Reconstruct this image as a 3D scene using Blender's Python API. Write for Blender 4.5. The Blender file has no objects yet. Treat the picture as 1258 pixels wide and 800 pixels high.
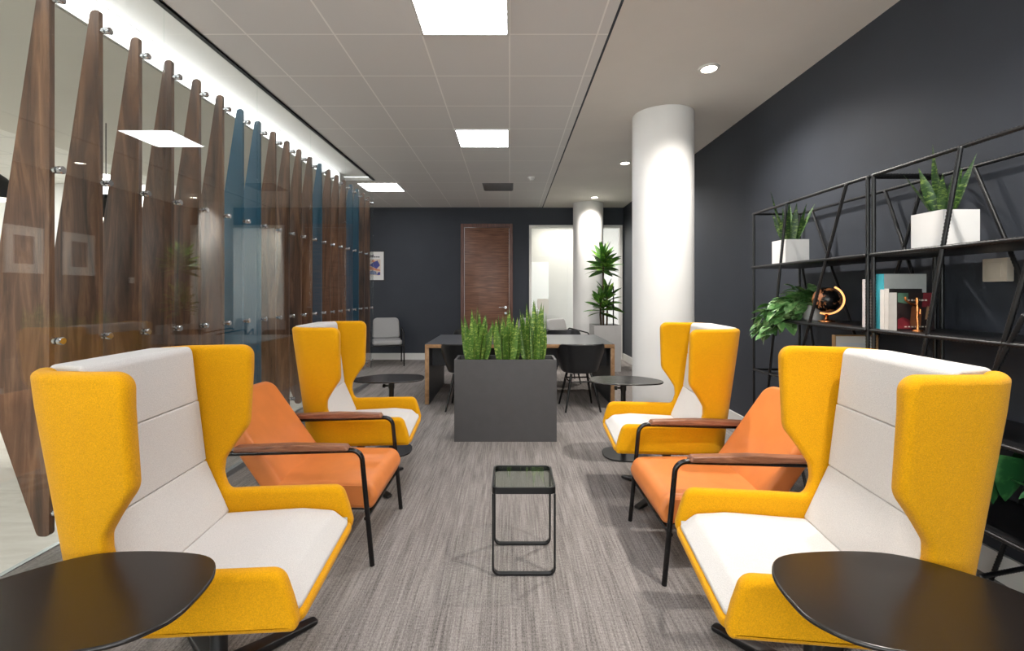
import bpy, bmesh, math, random
from mathutils import Vector, Matrix
from mathutils.geometry import tessellate_polygon
R = math.radians
random.seed(7)
scene = bpy.context.scene
COL = scene.collection

# ------------------------------------------------------------------ helpers
def lin(h):
    h = h.lstrip('#'); out = []
    for i in (0, 2, 4):
        c = int(h[i:i+2], 16)/255
        out.append(c/12.92 if c <= .04045 else ((c+.055)/1.055)**2.4)
    return (*out, 1)

def tag(o, label=None, cat=None, group=None, kind=None):
    if label: o['label'] = label
    if cat: o['category'] = cat
    if group: o['group'] = group
    if kind: o['kind'] = kind
    return o

def empty(name, loc, rz=0, label=None, cat=None, group=None, kind=None):
    o = bpy.data.objects.new(name, None); COL.objects.link(o)
    o.empty_display_size = .1
    o.location = loc; o.rotation_euler = (0, 0, rz)
    return tag(o, label, cat, group, kind)

def obj(name, bm, mats, parent=None, smooth=True, angle=40, wn=False):
    bmesh.ops.recalc_face_normals(bm, faces=bm.faces[:])
    me = bpy.data.meshes.new(name); bm.to_mesh(me); bm.free()
    if not isinstance(mats, (list, tuple)): mats = [mats]
    for m in mats: me.materials.append(m)
    if smooth:
        for p in me.polygons: p.use_smooth = True
        me.set_sharp_from_angle(angle=R(angle))
    o = bpy.data.objects.new(name, me); COL.objects.link(o)
    if parent: o.parent = parent
    if wn:
        w = o.modifiers.new('wn', 'WEIGHTED_NORMAL'); w.keep_sharp = True; w.weight = 80
    return o

def copy_tree(o, parent=None):
    c = o.copy(); COL.objects.link(c)
    if parent: c.parent = parent
    for ch in list(o.children): copy_tree(ch, c)
    return c

def place(o, loc, rz, label):
    o.location = loc; o.rotation_euler = (0, 0, rz); o['label'] = label
    return o

def box(bm, x0, x1, y0, y1, z0, z1, mi=0):
    vs = [bm.verts.new((x, y, z)) for x in (x0, x1) for y in (y0, y1) for z in (z0, z1)]
    for f in ((0,1,3,2),(4,6,7,5),(0,4,5,1),(2,3,7,6),(0,2,6,4),(1,5,7,3)):
        bm.faces.new([vs[i] for i in f]).material_index = mi

def bbox(*a, bevel=0.004, seg=2):
    bm = bmesh.new(); box(bm, *a)
    if bevel:
        bmesh.ops.bevel(bm, geom=bm.edges[:], offset=bevel, segments=seg, profile=.5, affect='EDGES')
    return bm

def fillet(pts, rad, seg=6, closed=True):
    """round the corners of a polyline (2D or 3D); rad a number or one per point"""
    n = len(pts); P = [Vector(p).to_3d() if len(p) == 2 else Vector(p) for p in pts]; out = []
    for i in range(n):
        r = rad[i] if isinstance(rad, (list, tuple)) else rad
        if (not closed and i in (0, n-1)) or r <= 0:
            out.append(P[i]); continue
        a, b, c = P[i-1], P[i], P[(i+1) % n]
        d1, d2 = (a-b), (c-b); l1, l2 = d1.length, d2.length
        d1.normalize(); d2.normalize()
        ang = d1.angle(d2)
        if ang > math.pi-.02: out.append(b); continue
        t = min(r/math.tan(ang/2), l1*.48, l2*.48); r2 = t*math.tan(ang/2)
        cen = b+(d1+d2).normalized()*(r2/math.sin(ang/2))
        s, e = b+d1*t-cen, b+d2*t-cen
        tot = s.angle(e)
        for k in range(seg+1):
            f = k/seg
            if tot < 1e-4: out.append(b); break
            v = (s*math.sin((1-f)*tot)+e*math.sin(f*tot))/math.sin(tot)
            out.append(cen+v)
    res = []
    for p in out:
        if not res or (p-res[-1]).length > 1e-5: res.append(p)
    if closed and (res[0]-res[-1]).length < 1e-5: res.pop()
    return res

def catmull(pts, seg=6):
    n = len(pts); P = [Vector(p).to_3d() for p in pts]; out = []
    for i in range(n):
        a, b, c, d = P[i-1], P[i], P[(i+1) % n], P[(i+2) % n]
        for k in range(seg):
            t = k/seg
            out.append(.5*((2*b)+(c-a)*t+(2*a-5*b+4*c-d)*t*t+(3*b-a-3*c+d)*t**3))
    return out

def open_box(x0, x1, y0, y1, h, wall, depth):
    bm = bmesh.new(); R4 = []
    for ins, z in ((0, 0), (0, h), (wall, h), (wall, h-depth)):
        R4.append([bm.verts.new(p) for p in ((x0+ins, y0+ins, z), (x1-ins, y0+ins, z), (x1-ins, y1-ins, z), (x0+ins, y1-ins, z))])
    bm.faces.new(R4[0]); bm.faces.new(R4[3])
    for A, B in zip(R4, R4[1:]):
        for k in range(4): bm.faces.new((A[k], A[(k+1) % 4], B[(k+1) % 4], B[k]))
    return bm

def slab(outline, t0, t1, r=.01, seg=4, ca=(), cb=(), bm=None, mapf=None, mi=0):
    """solid with outline in (a,b), thickness along t, rounded rims, optional cuts, mapped to 3D"""
    tmp = bmesh.new()
    P = [Vector((p[0], p[1])) for p in outline]; n = len(P)
    area = sum(P[i].x*P[(i+1) % n].y-P[(i+1) % n].x*P[i].y for i in range(n))
    if area < 0: P.reverse()
    nrm = []
    for i in range(n):
        e1 = (P[i]-P[i-1]).normalized(); e2 = (P[(i+1) % n]-P[i]).normalized()
        n1 = Vector((-e1.y, e1.x)); n2 = Vector((-e2.y, e2.x)); m = n1+n2
        if m.length < 1e-6: m = n1
        m.normalize(); nrm.append(m/max(.5, m.dot(n1)))
    layers = []
    for k in range(seg+1):
        a = k/seg*math.pi/2; layers.append((r*(1-math.sin(a)), t1-r+r*math.cos(a)))
    lo = [(i_, t0+(t1-t)) for i_, t in reversed(layers)]
    if (t1-t0)-2*r < 1e-5: lo = lo[1:]
    layers += lo
    rings = [[tmp.verts.new((*(P[i]+nrm[i]*ins), t)) for i in range(n)] for ins, t in layers]
    for A, B in zip(rings, rings[1:]):
        for i in range(n):
            j = (i+1) % n; tmp.faces.new((A[i], B[i], B[j], A[j]))
    if ca or cb:
        for ring, rev in ((rings[0], False), (rings[-1], True)):
            for tri in tessellate_polygon([[Vector((v.co.x, v.co.y, 0)) for v in ring]]):
                try: tmp.faces.new([ring[i] for i in (reversed(tri) if rev else tri)])
                except ValueError: pass
    else:
        tmp.faces.new(rings[0]); tmp.faces.new(list(reversed(rings[-1])))
    for c in ca:
        bmesh.ops.bisect_plane(tmp, geom=tmp.verts[:]+tmp.edges[:]+tmp.faces[:], plane_co=(c, 0, 0), plane_no=(1, 0, 0))
    for c in cb:
        bmesh.ops.bisect_plane(tmp, geom=tmp.verts[:]+tmp.edges[:]+tmp.faces[:], plane_co=(0, c, 0), plane_no=(0, 1, 0))
    bmesh.ops.remove_doubles(tmp, verts=tmp.verts[:], dist=1e-5)
    if mapf:
        for v in tmp.verts: v.co = Vector(mapf(*v.co))
    for f in tmp.faces: f.material_index = mi
    if bm is None: return tmp
    me = bpy.data.meshes.new('tmp'); tmp.to_mesh(me); tmp.free(); bm.from_mesh(me); bpy.data.meshes.remove(me)
    return bm

def tube(bm, pts, r, n=10, mi=0, flat=None, rf=None):
    """sweep; flat=(w,h) for a rectangular bar; rf(i) radius per ring"""
    P = [Vector(p) for p in pts]; T = []
    for i in range(len(P)):
        a = P[max(0, i-1)]; b = P[min(len(P)-1, i+1)]; T.append((b-a).normalized())
    u = T[0].orthogonal().normalized()
    if abs(T[0].z) < .9: u = (Vector((0, 0, 1))-T[0]*T[0].z).normalized()
    elif flat: u = Vector((0, 1, 0))
    rings = []
    for i, p in enumerate(P):
        u = (u-T[i]*u.dot(T[i])).normalized(); w = T[i].cross(u)
        rr = rf(i) if rf else r
        if flat:
            a, b = flat[0]/2, flat[1]/2
            rings.append([bm.verts.new(p+u*x+w*y) for x, y in ((a, b), (-a, b), (-a, -b), (a, -b))])
        else:
            rings.append([bm.verts.new(p+(u*math.cos(2*math.pi*k/n)+w*math.sin(2*math.pi*k/n))*rr) for k in range(n)])
    m = len(rings[0])
    for A, B in zip(rings, rings[1:]):
        for k in range(m):
            bm.faces.new((A[k], A[(k+1) % m], B[(k+1) % m], B[k])).material_index = mi
    bm.faces.new(list(reversed(rings[0]))).material_index = mi
    bm.faces.new(rings[-1]).material_index = mi
    return bm

def lathe(bm, prof, n=24, cx=0, cy=0, mi=0, axis='z'):
    rings = []
    def pt(r, z, a):
        c, s = r*math.cos(a), r*math.sin(a)
        return {'z': (cx+c, cy+s, z), 'x': (z, cx+c, cy+s), 'y': (cx+c, z, cy+s)}[axis]
    for r, z in prof:
        if r < 1e-5: rings.append([bm.verts.new(pt(0, z, 0))])
        else: rings.append([bm.verts.new(pt(r, z, 2*math.pi*k/n)) for k in range(n)])
    for A, B in zip(rings, rings[1:]):
        for k in range(n):
            j = (k+1) % n
            if len(A) == 1 and len(B) == 1: continue
            if len(A) == 1: f = bm.faces.new((A[0], B[j], B[k]))
            elif len(B) == 1: f = bm.faces.new((A[k], A[j], B[0]))
            else: f = bm.faces.new((A[k], A[j], B[j], B[k]))
            f.material_index = mi
    return bm

def blade(bm, base, d, length, width, droop=0., fold=.25, n=7, prof=None, tw=0., mi=0):
    """one leaf: a folded strip along a bending midrib"""
    p = Vector(base); d = Vector(d).normalized()
    side = d.cross(Vector((0, 0, 1)))
    if side.length < .15: side = Vector((math.cos(tw*7+1), math.sin(tw*7+1), 0))
    side.normalize(); side.rotate(Matrix.Rotation(tw, 3, d)); prev = None
    for i in range(n+1):
        t = i/n
        w = width*(prof(t) if prof else math.sin(math.pi*min(1, .12+.88*t))**.7)*.5
        s = (side-d*side.dot(d)).normalized(); up = s.cross(d)
        a = bm.verts.new(p-s*w+up*w*fold); m = bm.verts.new(p); b = bm.verts.new(p+s*w+up*w*fold)
        if prev:
            for q in ((prev[0], prev[1], m, a), (prev[1], prev[2], b, m)):
                bm.faces.new(q).material_index = mi
        prev = (a, m, b)
        p = p+d*(length/n); d = (d+Vector((0, 0, -droop/n))).normalized()

# ------------------------------------------------------------------ materials
def mat(name, col, rough=.5, metal=0., noise=0., nscale=20., nvec=(1, 1, 1), bump=0., bscale=200., spec=.5, emit=0., sheen=0., coat=0.):
    m = bpy.data.materials.new(name); m.use_nodes = True
    nt = m.node_tree; b = nt.nodes['Principled BSDF']
    c = lin(col) if isinstance(col, str) else col
    b.inputs['Base Color'].default_value = c
    b.inputs['Roughness'].default_value = rough; b.inputs['Metallic'].default_value = metal
    b.inputs['Specular IOR Level'].default_value = spec
    if coat: b.inputs['Coat Weight'].default_value = coat; b.inputs['Coat Roughness'].default_value = .15
    if sheen: b.inputs['Sheen Weight'].default_value = sheen; b.inputs['Sheen Roughness'].default_value = .5
    if emit:
        b.inputs['Emission Color'].default_value = c; b.inputs['Emission Strength'].default_value = emit
    L = nt.links.new
    if noise or bump:
        tc = nt.nodes.new('ShaderNodeTexCoord'); mp = nt.nodes.new('ShaderNodeMapping')
        mp.inputs['Scale'].default_value = nvec; L(tc.outputs['Object'], mp.inputs['Vector'])
    if noise:
        n = nt.nodes.new('ShaderNodeTexNoise'); n.inputs['Scale'].default_value = nscale; n.inputs['Detail'].default_value = 5
        L(mp.outputs[0], n.inputs['Vector'])
        r = nt.nodes.new('ShaderNodeMapRange'); r.inputs['From Min'].default_value = .3; r.inputs['From Max'].default_value = .7
        r.inputs['To Min'].default_value = 1-noise; r.inputs['To Max'].default_value = 1+noise
        L(n.outputs['Fac'], r.inputs['Value'])
        mx = nt.nodes.new('ShaderNodeMix'); mx.data_type = 'RGBA'; mx.blend_type = 'MULTIPLY'; mx.inputs['Factor'].default_value = 1
        mx.inputs['A'].default_value = c; L(r.outputs[0], mx.inputs['B']); L(mx.outputs['Result'], b.inputs['Base Color'])
    if bump:
        n2 = nt.nodes.new('ShaderNodeTexNoise'); n2.inputs['Scale'].default_value = bscale; n2.inputs['Detail'].default_value = 3
        L(mp.outputs[0], n2.inputs['Vector'])
        bp = nt.nodes.new('ShaderNodeBump'); bp.inputs['Strength'].default_value = bump; bp.inputs['Distance'].default_value = .004
        L(n2.outputs['Fac'], bp.inputs['Height']); L(bp.outputs[0], b.inputs['Normal'])
    return m

def wood(name, cols, scale, nscale=3., rough=.4, rnd=True, dist=1.2, bump=.0):
    m = bpy.data.materials.new(name); m.use_nodes = True
    nt = m.node_tree; b = nt.nodes['Principled BSDF']; L = nt.links.new
    tc = nt.nodes.new('ShaderNodeTexCoord'); mp = nt.nodes.new('ShaderNodeMapping'); mp.inputs['Scale'].default_value = scale
    if rnd:
        oi = nt.nodes.new('ShaderNodeObjectInfo'); ad = nt.nodes.new('ShaderNodeVectorMath'); ad.operation = 'ADD'
        ml = nt.nodes.new('ShaderNodeMath'); ml.operation = 'MULTIPLY'; ml.inputs[1].default_value = 37
        L(oi.outputs['Random'], ml.inputs[0]); L(tc.outputs['Object'], ad.inputs[0]); L(ml.outputs[0], ad.inputs[1]); L(ad.outputs[0], mp.inputs['Vector'])
    else: L(tc.outputs['Object'], mp.inputs['Vector'])
    n = nt.nodes.new('ShaderNodeTexNoise'); n.inputs['Scale'].default_value = nscale; n.inputs['Detail'].default_value = 9
    n.inputs['Roughness'].default_value = .62; n.inputs['Distortion'].default_value = dist
    L(mp.outputs[0], n.inputs['Vector'])
    cr = nt.nodes.new('ShaderNodeValToRGB'); e = cr.color_ramp.elements
    e[0].position = .3; e[0].color = lin(cols[0]); e[1].position = .7; e[1].color = lin(cols[2])
    k = e.new(.5); k.color = lin(cols[1])
    L(n.outputs['Fac'], cr.inputs['Fac']); L(cr.outputs[0], b.inputs['Base Color'])
    b.inputs['Roughness'].default_value = rough
    if bump:
        bp = nt.nodes.new('ShaderNodeBump'); bp.inputs['Strength'].default_value = bump; bp.inputs['Distance'].default_value = .01
        L(n.outputs['Fac'], bp.inputs['Height']); L(bp.outputs[0], b.inputs['Normal'])
    return m

def glass(name, tint=(.94, .97, .96, 1), refl=1.0, rough=0.0):
    m = bpy.data.materials.new(name); m.use_nodes = True
    nt = m.node_tree; L = nt.links.new; nt.nodes.remove(nt.nodes['Principled BSDF'])
    out = nt.nodes['Material Output']; tr = nt.nodes.new('ShaderNodeBsdfTransparent'); tr.inputs[0].default_value = tint
    gl = nt.nodes.new('ShaderNodeBsdfGlossy'); gl.inputs['Roughness'].default_value = rough; gl.inputs[0].default_value = (1, 1, 1, 1)
    fr = nt.nodes.new('ShaderNodeLayerWeight'); pw = nt.nodes.new('ShaderNodeMath'); pw.operation = 'POWER'; pw.inputs[1].default_value = 4.5
    mu = nt.nodes.new('ShaderNodeMath'); mu.operation = 'MULTIPLY_ADD'; mu.inputs[1].default_value = .9; mu.inputs[2].default_value = .045*refl; mu.use_clamp = True
    mx = nt.nodes.new('ShaderNodeMixShader')
    L(fr.outputs['Facing'], pw.inputs[0]); L(pw.outputs[0], mu.inputs[0]); L(mu.outputs[0], mx.inputs[0]); L(tr.outputs[0], mx.inputs[1]); L(gl.outputs[0], mx.inputs[2]); L(mx.outputs[0], out.inputs[0])
    return m

def carpet_mat():
    m = bpy.data.materials.new('woven_carpet'); m.use_nodes = True
    nt = m.node_tree; b = nt.nodes['Principled BSDF']; L = nt.links.new
    tc = nt.nodes.new('ShaderNodeTexCoord')
    def noise(scale, vec, detail=4):
        mp = nt.nodes.new('ShaderNodeMapping'); mp.inputs['Scale'].default_value = vec; L(tc.outputs['Object'], mp.inputs['Vector'])
        n = nt.nodes.new('ShaderNodeTexNoise'); n.inputs['Scale'].default_value = scale; n.inputs['Detail'].default_value = detail
        L(mp.outputs[0], n.inputs['Vector']); return n.outputs['Fac']
    def math_(op, a, b_):
        n = nt.nodes.new('ShaderNodeMath'); n.operation = op
        for i, v in enumerate((a, b_)):
            if isinstance(v, (int, float)): n.inputs[i].default_value = v
            else: L(v, n.inputs[i])
        return n.outputs[0]
    streak = noise(1, (120, 3, 1), 3); broad = noise(1, (14, .8, 1), 3); weave = noise(1, (300, 90, 1), 2); cross = noise(1, (25, 160, 1), 2)
    f = math_('ADD', math_('MULTIPLY', streak, .33), math_('MULTIPLY', broad, .18))
    f = math_('ADD', f, math_('MULTIPLY', weave, .34)); f = math_('ADD', f, math_('MULTIPLY', cross, .15))
    cr = nt.nodes.new('ShaderNodeValToRGB'); e = cr.color_ramp.elements
    e[0].position = .36; e[0].color = lin('#544f4d'); e[1].position = .64; e[1].color = lin('#a8a19d')
    L(f, cr.inputs['Fac']); L(cr.outputs[0], b.inputs['Base Color'])
    b.inputs['Roughness'].default_value = .95; b.inputs['Specular IOR Level'].default_value = .1
    bp = nt.nodes.new('ShaderNodeBump'); bp.inputs['Strength'].default_value = .4; bp.inputs['Distance'].default_value = .003
    L(f, bp.inputs['Height']); L(bp.outputs[0], b.inputs['Normal'])
    return m

def tile_mat(name, base, line, oy=.13, w=.012):
    m = bpy.data.materials.new(name); m.use_nodes = True
    nt = m.node_tree; b = nt.nodes['Principled BSDF']; L = nt.links.new
    tc = nt.nodes.new('ShaderNodeTexCoord'); sp = nt.nodes.new('ShaderNodeSeparateXYZ'); L(tc.outputs['Object'], sp.inputs[0])
    res = []
    for ax, off in ((0, 0.), (1, oy)):
        a = nt.nodes.new('ShaderNodeMath'); a.operation = 'ADD'; a.inputs[1].default_value = 60-off+w/2; L(sp.outputs[ax], a.inputs[0])
        md = nt.nodes.new('ShaderNodeMath'); md.operation = 'MODULO'; md.inputs[1].default_value = .6; L(a.outputs[0], md.inputs[0])
        lt = nt.nodes.new('ShaderNodeMath'); lt.operation = 'LESS_THAN'; lt.inputs[1].default_value = w; L(md.outputs[0], lt.inputs[0]); res.append(lt.outputs[0])
    mx = nt.nodes.new('ShaderNodeMath'); mx.operation = 'MAXIMUM'; L(res[0], mx.inputs[0]); L(res[1], mx.inputs[1])
    mc = nt.nodes.new('ShaderNodeMix'); mc.data_type = 'RGBA'; mc.inputs['A'].default_value = lin(base); mc.inputs['B'].default_value = lin(line)
    L(mx.outputs[0], mc.inputs['Factor']); L(mc.outputs['Result'], b.inputs['Base Color'])
    b.inputs['Roughness'].default_value = .6; b.inputs['Specular IOR Level'].default_value = .3
    return m

def leaf_mat(name, c1, c2, scale=30, vec=(1, 1, 1), rough=.4):
    m = wood(name, (c1, c1, c2), vec, scale, rough, rnd=False, dist=.3)
    return m

YEL = mat('mustard_wool', '#dd9d06', .9, noise=.16, nscale=330, bump=.5, bscale=380, spec=.15, sheen=.1)
WHT = mat('oatmeal_wool', '#d5d2cf', .9, noise=.09, nscale=300, bump=.4, bscale=350, spec=.15)
LEA = mat('tan_leather', '#db8244', .42, noise=.06, nscale=9, bump=.12, bscale=260, spec=.4)
BLK = mat('black_metal', '#121214', .38, noise=.1, nscale=40)
GLB = mat('gloss_black_tube', '#0c0b0c', .22, noise=.05, nscale=30)
TOP = mat('black_table_laminate', '#201c1a', .24, noise=.06, nscale=6, spec=.5)
PLS = mat('black_shell_plastic', '#141518', .35, noise=.05, nscale=20)
WAL = wood('walnut_veneer', ('#301f15', '#694834', '#966e50'), (5, 5, .5), 2.4, .38)
ARMW = wood('walnut_arm', ('#6b4432', '#8a5c45', '#a8775c'), (1.5, 12, 12), 4, .35)
TEAL = mat('teal_lacquer', '#1f5874', .35, noise=.06, nscale=4)
STEEL = mat('brushed_steel', '#c9c9cc', .18, 1.0, noise=.04, nscale=60)
ALU = mat('satin_aluminium', '#a9adb0', .35, .9, noise=.04, nscale=60)
NAVY = mat('dark_slate_paint', '#363a42', .62, noise=.05, nscale=3, bump=.08, bscale=90, spec=.35)
WPT = mat('white_paint', '#e6e4e1', .6, noise=.02, nscale=4, spec=.3)
COLW = mat('column_paint', '#eae8e6', .5, noise=.02, nscale=3, spec=.3)
TRIM = mat('white_gloss_trim', '#dedcd8', .4, noise=.02, nscale=5)
PLAS = mat('plaster_ceiling', '#e6e0d9', .7, noise=.025, nscale=2, spec=.2)
PLAS2 = mat('soffit_paint', '#c9c6bd', .7, noise=.02, nscale=2, spec=.2)
TILE = tile_mat('metal_ceiling_tile', '#e2dfdd', '#fbf8f5')
TILEW = tile_mat('white_ceiling_tile', '#dcdad4', '#b9b8b4')
CARP = carpet_mat()
PALE = wood('pale_floor', ('#c4bdb3', '#d2ccc3', '#ddd8d0'), (1.2, 5, 1), 2, .4, rnd=False)
GLASS = glass('partition_glass', (.96, .98, .972, 1), 1.0)
GLASS2 = glass('smoked_table_glass', (.84, .885, .85, 1), .8)
DOORW = wood('rosewood_door', ('#553629', '#7d5542', '#9a6e55'), (.8, 5, 16), 3.2, .4, rnd=False, dist=.6)
DOORF = wood('rosewood_frame', ('#3a2018', '#5d3628', '#74493a'), (14, 5, .8), 3, .4, rnd=False)
OAK = wood('oak_edge', ('#9a724c', '#b58a60', '#c79d73'), (3, 3, 3), 4, .45)
GRYT = mat('grey_desk_laminate', '#55575b', .3, noise=.03, nscale=5)
DKIN = mat('desk_inner_panel', '#26272b', .5, noise=.05, nscale=5)
PLNT = mat('slate_planter', '#4b494a', .5, noise=.05, nscale=12, bump=.05, bscale=60)
SOIL = mat('potting_soil', '#2a1e17', .95, noise=.4, nscale=60, bump=.6, bscale=90)
POTW = mat('white_ceramic', '#e9e7e5', .35, noise=.015, nscale=6)
POTG = mat('light_grey_planter', '#bdbbb9', .5, noise=.03, nscale=10)
GFAB = mat('grey_upholstery', '#a3a2a1', .9, noise=.08, nscale=200, bump=.3, bscale=300, spec=.2)
SNK = leaf_mat('snake_leaf', '#557c30', '#cbdc78', 2.2, (14, 14, 26))
SNK2 = leaf_mat('snake_leaf_dark', '#24441f', '#86a052', 2.2, (16, 16, 40))
DRA = leaf_mat('dracaena_leaf', '#3d6e24', '#a5cf55', 3, (4, 4, 4))
PTH = leaf_mat('pothos_leaf', '#527f45', '#bcd498', 5, (3, 3, 3), .3)
MON = leaf_mat('monstera_leaf', '#1f4f2a', '#5d9a58', 4, (2, 2, 2), .3)
BARK = mat('plant_stem', '#4d3b27', .8, noise=.3, nscale=30)
COPP = mat('copper', '#d48a55', .2, 1.0, noise=.05, nscale=30)
PAGE = mat('paper_pages', '#e8e2d6', .8, noise=.05, nscale=120)
def emis(name, col, s):
    return mat(name, col, .5, noise=0, emit=s)
PANEL = emis('led_panel', '#f8f9ff', 22.0)
PANELW = emis('led_panel_left_room', '#fffdf8', 45.0)
COVE = emis('led_cove_strip', '#ffffff', 3.2)
PANELB = emis('led_panel_back_room', '#fff8ec', 9.0)
DOWN = emis('downlight_lens', '#fff3e2', 30.0)

# ------------------------------------------------------------------ room shell (camera at x=0 y=0 z=1.38 looking along +y)
H, XR, XG, YB, YF, XL = 3.15, 2.355, -2.13, 9.47, -3.2, -9.0
def struct(name, bm, m, parent=None, **k):
    o = obj(name, bm, m, parent, **k)
    if not parent: tag(o, kind='structure')
    return o
def plane(name, x0, x1, y0, y1, z, m, th=.05, up=True):
    bm = bmesh.new(); box(bm, x0, x1, y0, y1, z-th if up else z, z if up else z+th); return struct(name, bm, m, smooth=False)

plane('floor', -2.47, XR, YF, YB+.1, 0, CARP)
plane('floor', XL, -2.50, YF, 6.35, 0, PALE)
plane('floor', XL, -2.47, 6.38, YB+.1, 0, CARP)
bm = bmesh.new(); box(bm, -2.50, -2.47, YF, 6.38, -.05, .004); box(bm, XL, -2.47, 6.35, 6.38, -.05, .004); struct('trim_1', bm, ALU, smooth=False)
# ceilings
plane('ceiling', XG, .68, YF, YB, H, TILE, up=False)
plane('ceiling', .692, XR, YF, YB, H-.004, PLAS, up=False)
plane('ceiling', XG-.55, XG, YF, 7.2, H+.06, WPT, up=False)
plane('ceiling', XL, XG, 7.2, YB, H, TILE, up=False)
bm = bmesh.new(); box(bm, XG-.02, XG+.03, YF, 7.2, H, H+.06); struct('trim_2', bm, PLAS2, smooth=False)
bm = bmesh.new(); box(bm, .675, .697, YF, YB, H-.001, H+.05); struct('trim_3', bm, NAVY, smooth=False)
bm = bmesh.new(); box(bm, -5.1, -2.6, YF, 7.2, 3.02, 3.26); struct('ceiling', bm, PLAS2, smooth=False)
plane('ceiling', XL, -5.1, YF, 7.2, 3.06, TILEW, up=False)
# right wall, front wall with an added opening for fill daylight, outer left wall
bm = bmesh.new(); box(bm, XR, XR+.12, YF, YB+.1, 0, H+.1); struct('wall_right', bm, NAVY, smooth=False)
bm = bmesh.new(); box(bm, XL, -6.5, YF-.12, YF, 0, H+.2); box(bm, 2.0, XR, YF-.12, YF, 0, H+.2); box(bm, -6.5, 2.0, YF-.12, YF, 2.9, H+.2); box(bm, -6.5, 2.0, YF-.12, YF, 0, .5); struct('wall_front', bm, WPT, smooth=False)
w2 = empty('window_fill', (0, YF, 0), kind='structure')  # unseen window, added behind the camera to fill the room with daylight
bm = bmesh.new()
for x in (-6.5, -4.8, -3.1, -1.4, .3, 1.95): box(bm, x, x+.05, -.1, 0, .5, 2.9)
obj('window_frame', bm, ALU, w2, smooth=False)
bm = bmesh.new(); box(bm, -6.5, 2.0, -.07, -.06, .5, 2.9); obj('glass_pane', bm, GLASS, w2, smooth=False)
bm = bmesh.new(); box(bm, XL-.12, XL, YF, YB, 0, H+.2); struct('wall_outer', bm, WPT, smooth=False)
bm = bmesh.new(); box(bm, XL, -5.1, 7.04, 7.16, 0, 3.06); box(bm, -5.22, -5.1, 7.16, YB, 0, 3.06); struct('wall_beyond', bm, WPT, smooth=False)
# back wall with door and window openings
DX0, DX1, DZ = -1.01, .067, 2.81
WX0, WX1, WZ = .405, 2.33, 2.78
bm = bmesh.new()
box(bm, XL, DX0, YB, YB+.12, 0, H+.2); box(bm, DX0, DX1, YB, YB+.12, DZ, H+.2)
box(bm, DX1, WX0, YB, YB+.12, 0, H+.2); box(bm, WX0, WX1, YB, YB+.12, WZ, H+.2); box(bm, WX1, XR+.1, YB, YB+.12, 0, H+.2)
struct('wall_back', bm, NAVY, smooth=False)
# baseboards
bm = bmesh.new(); box(bm, XL, DX0, YB-.016, YB, 0, .135); box(bm, DX1, WX0, YB-.016, YB, 0, .135); struct('baseboard_back', bm, TRIM, smooth=False)
bm = bmesh.new(); box(bm, XR-.016, XR, YF, YB, 0, .135); struct('baseboard_right', bm, TRIM, smooth=False)
# door
d = empty('door_1', ((DX0+DX1)/2, YB, 0), kind='structure')
hw = (DX1-DX0)/2
bm = bmesh.new(); box(bm, -hw, -hw+.075, -.03, .1, 0, DZ); box(bm, hw-.075, hw, -.03, .1, 0, DZ); box(bm, -hw+.075, hw-.075, -.03, .1, DZ-.075, DZ)
obj('door_frame', bm, DOORF, d, smooth=False)
leaf = obj('door_leaf', bbox(-hw+.08, hw-.08, .0, .05, .01, DZ-.08, bevel=.003), DOORW, d)
bm = bmesh.new(); lathe(bm, [(0, -.012), (.028, -.012), (.028, .0)], 16, hw-.15, 1.08, axis='y')
tube(bm, fillet([(hw-.15, 0, 1.08), (hw-.15, -.05, 1.08), (hw-.29, -.05, 1.08)], .015, 5, False), .009)
lathe(bm, [(0, -.012), (.026, -.012), (.026, .0)], 16, hw-.15, .96, axis='y')
obj('door_handle', bm, STEEL, leaf)
# window to the white room beyond
w = empty('window_1', ((WX0+WX1)/2, YB, 0), kind='structure'); hw = (WX1-WX0)/2
bm = bmesh.new(); box(bm, -hw, -hw+.05, -.03, .12, 0, WZ); box(bm, hw-.05, hw, -.03, .12, 0, WZ); box(bm, -hw+.05, hw-.05, -.03, .12, WZ-.05, WZ); box(bm, -hw+.05, hw-.05, -.03, .12, 0, .12)
obj('window_frame', bm, TRIM, w, smooth=False)
bm = bmesh.new(); box(bm, -hw+.05, hw-.05, .04, .05, .12, WZ-.05); obj('glass_pane', bm, GLASS, w, smooth=False)
bm = bmesh.new(); box(bm, -.6, 3.4, 11.2, 11.3, 0, 3.2); box(bm, -.7, -.6, YB+.12, 11.3, 0, 3.2); box(bm, 3.4, 3.5, YB+.12, 11.3, 0, 3.2); struct('wall_far', bm, WPT, smooth=False)
plane('ceiling', -.6, 3.4, YB+.12, 11.3, 3.0, WPT, up=False); plane('floor', -.6, 3.4, YB+.1, 11.3, 0, CARP)

# glass partition (structure) with panes and channels
g = empty('wall_left', (XG, 0, 0), kind='structure')
ys = [-3.2, -2.38, -1.34, -.30, .74, 1.78, 2.82, 3.86, 4.90, 5.94, 7.15]
for a, b in zip(ys, ys[1:]):
    bm = bmesh.new(); box(bm, -.005, .005, a+.002, b-.002, .03, H-.01); obj('glass_pane', bm, GLASS, g, smooth=False)
bm = bmesh.new(); box(bm, -.022, .022, YF, 7.16, 0, .04); obj('floor_channel', bm, ALU, g, smooth=False)
bm = bmesh.new(); box(bm, -.012, .018, YF, 7.16, H-.012, H+.004); obj('ceiling_channel', bm, BLK, g, smooth=False)

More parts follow.
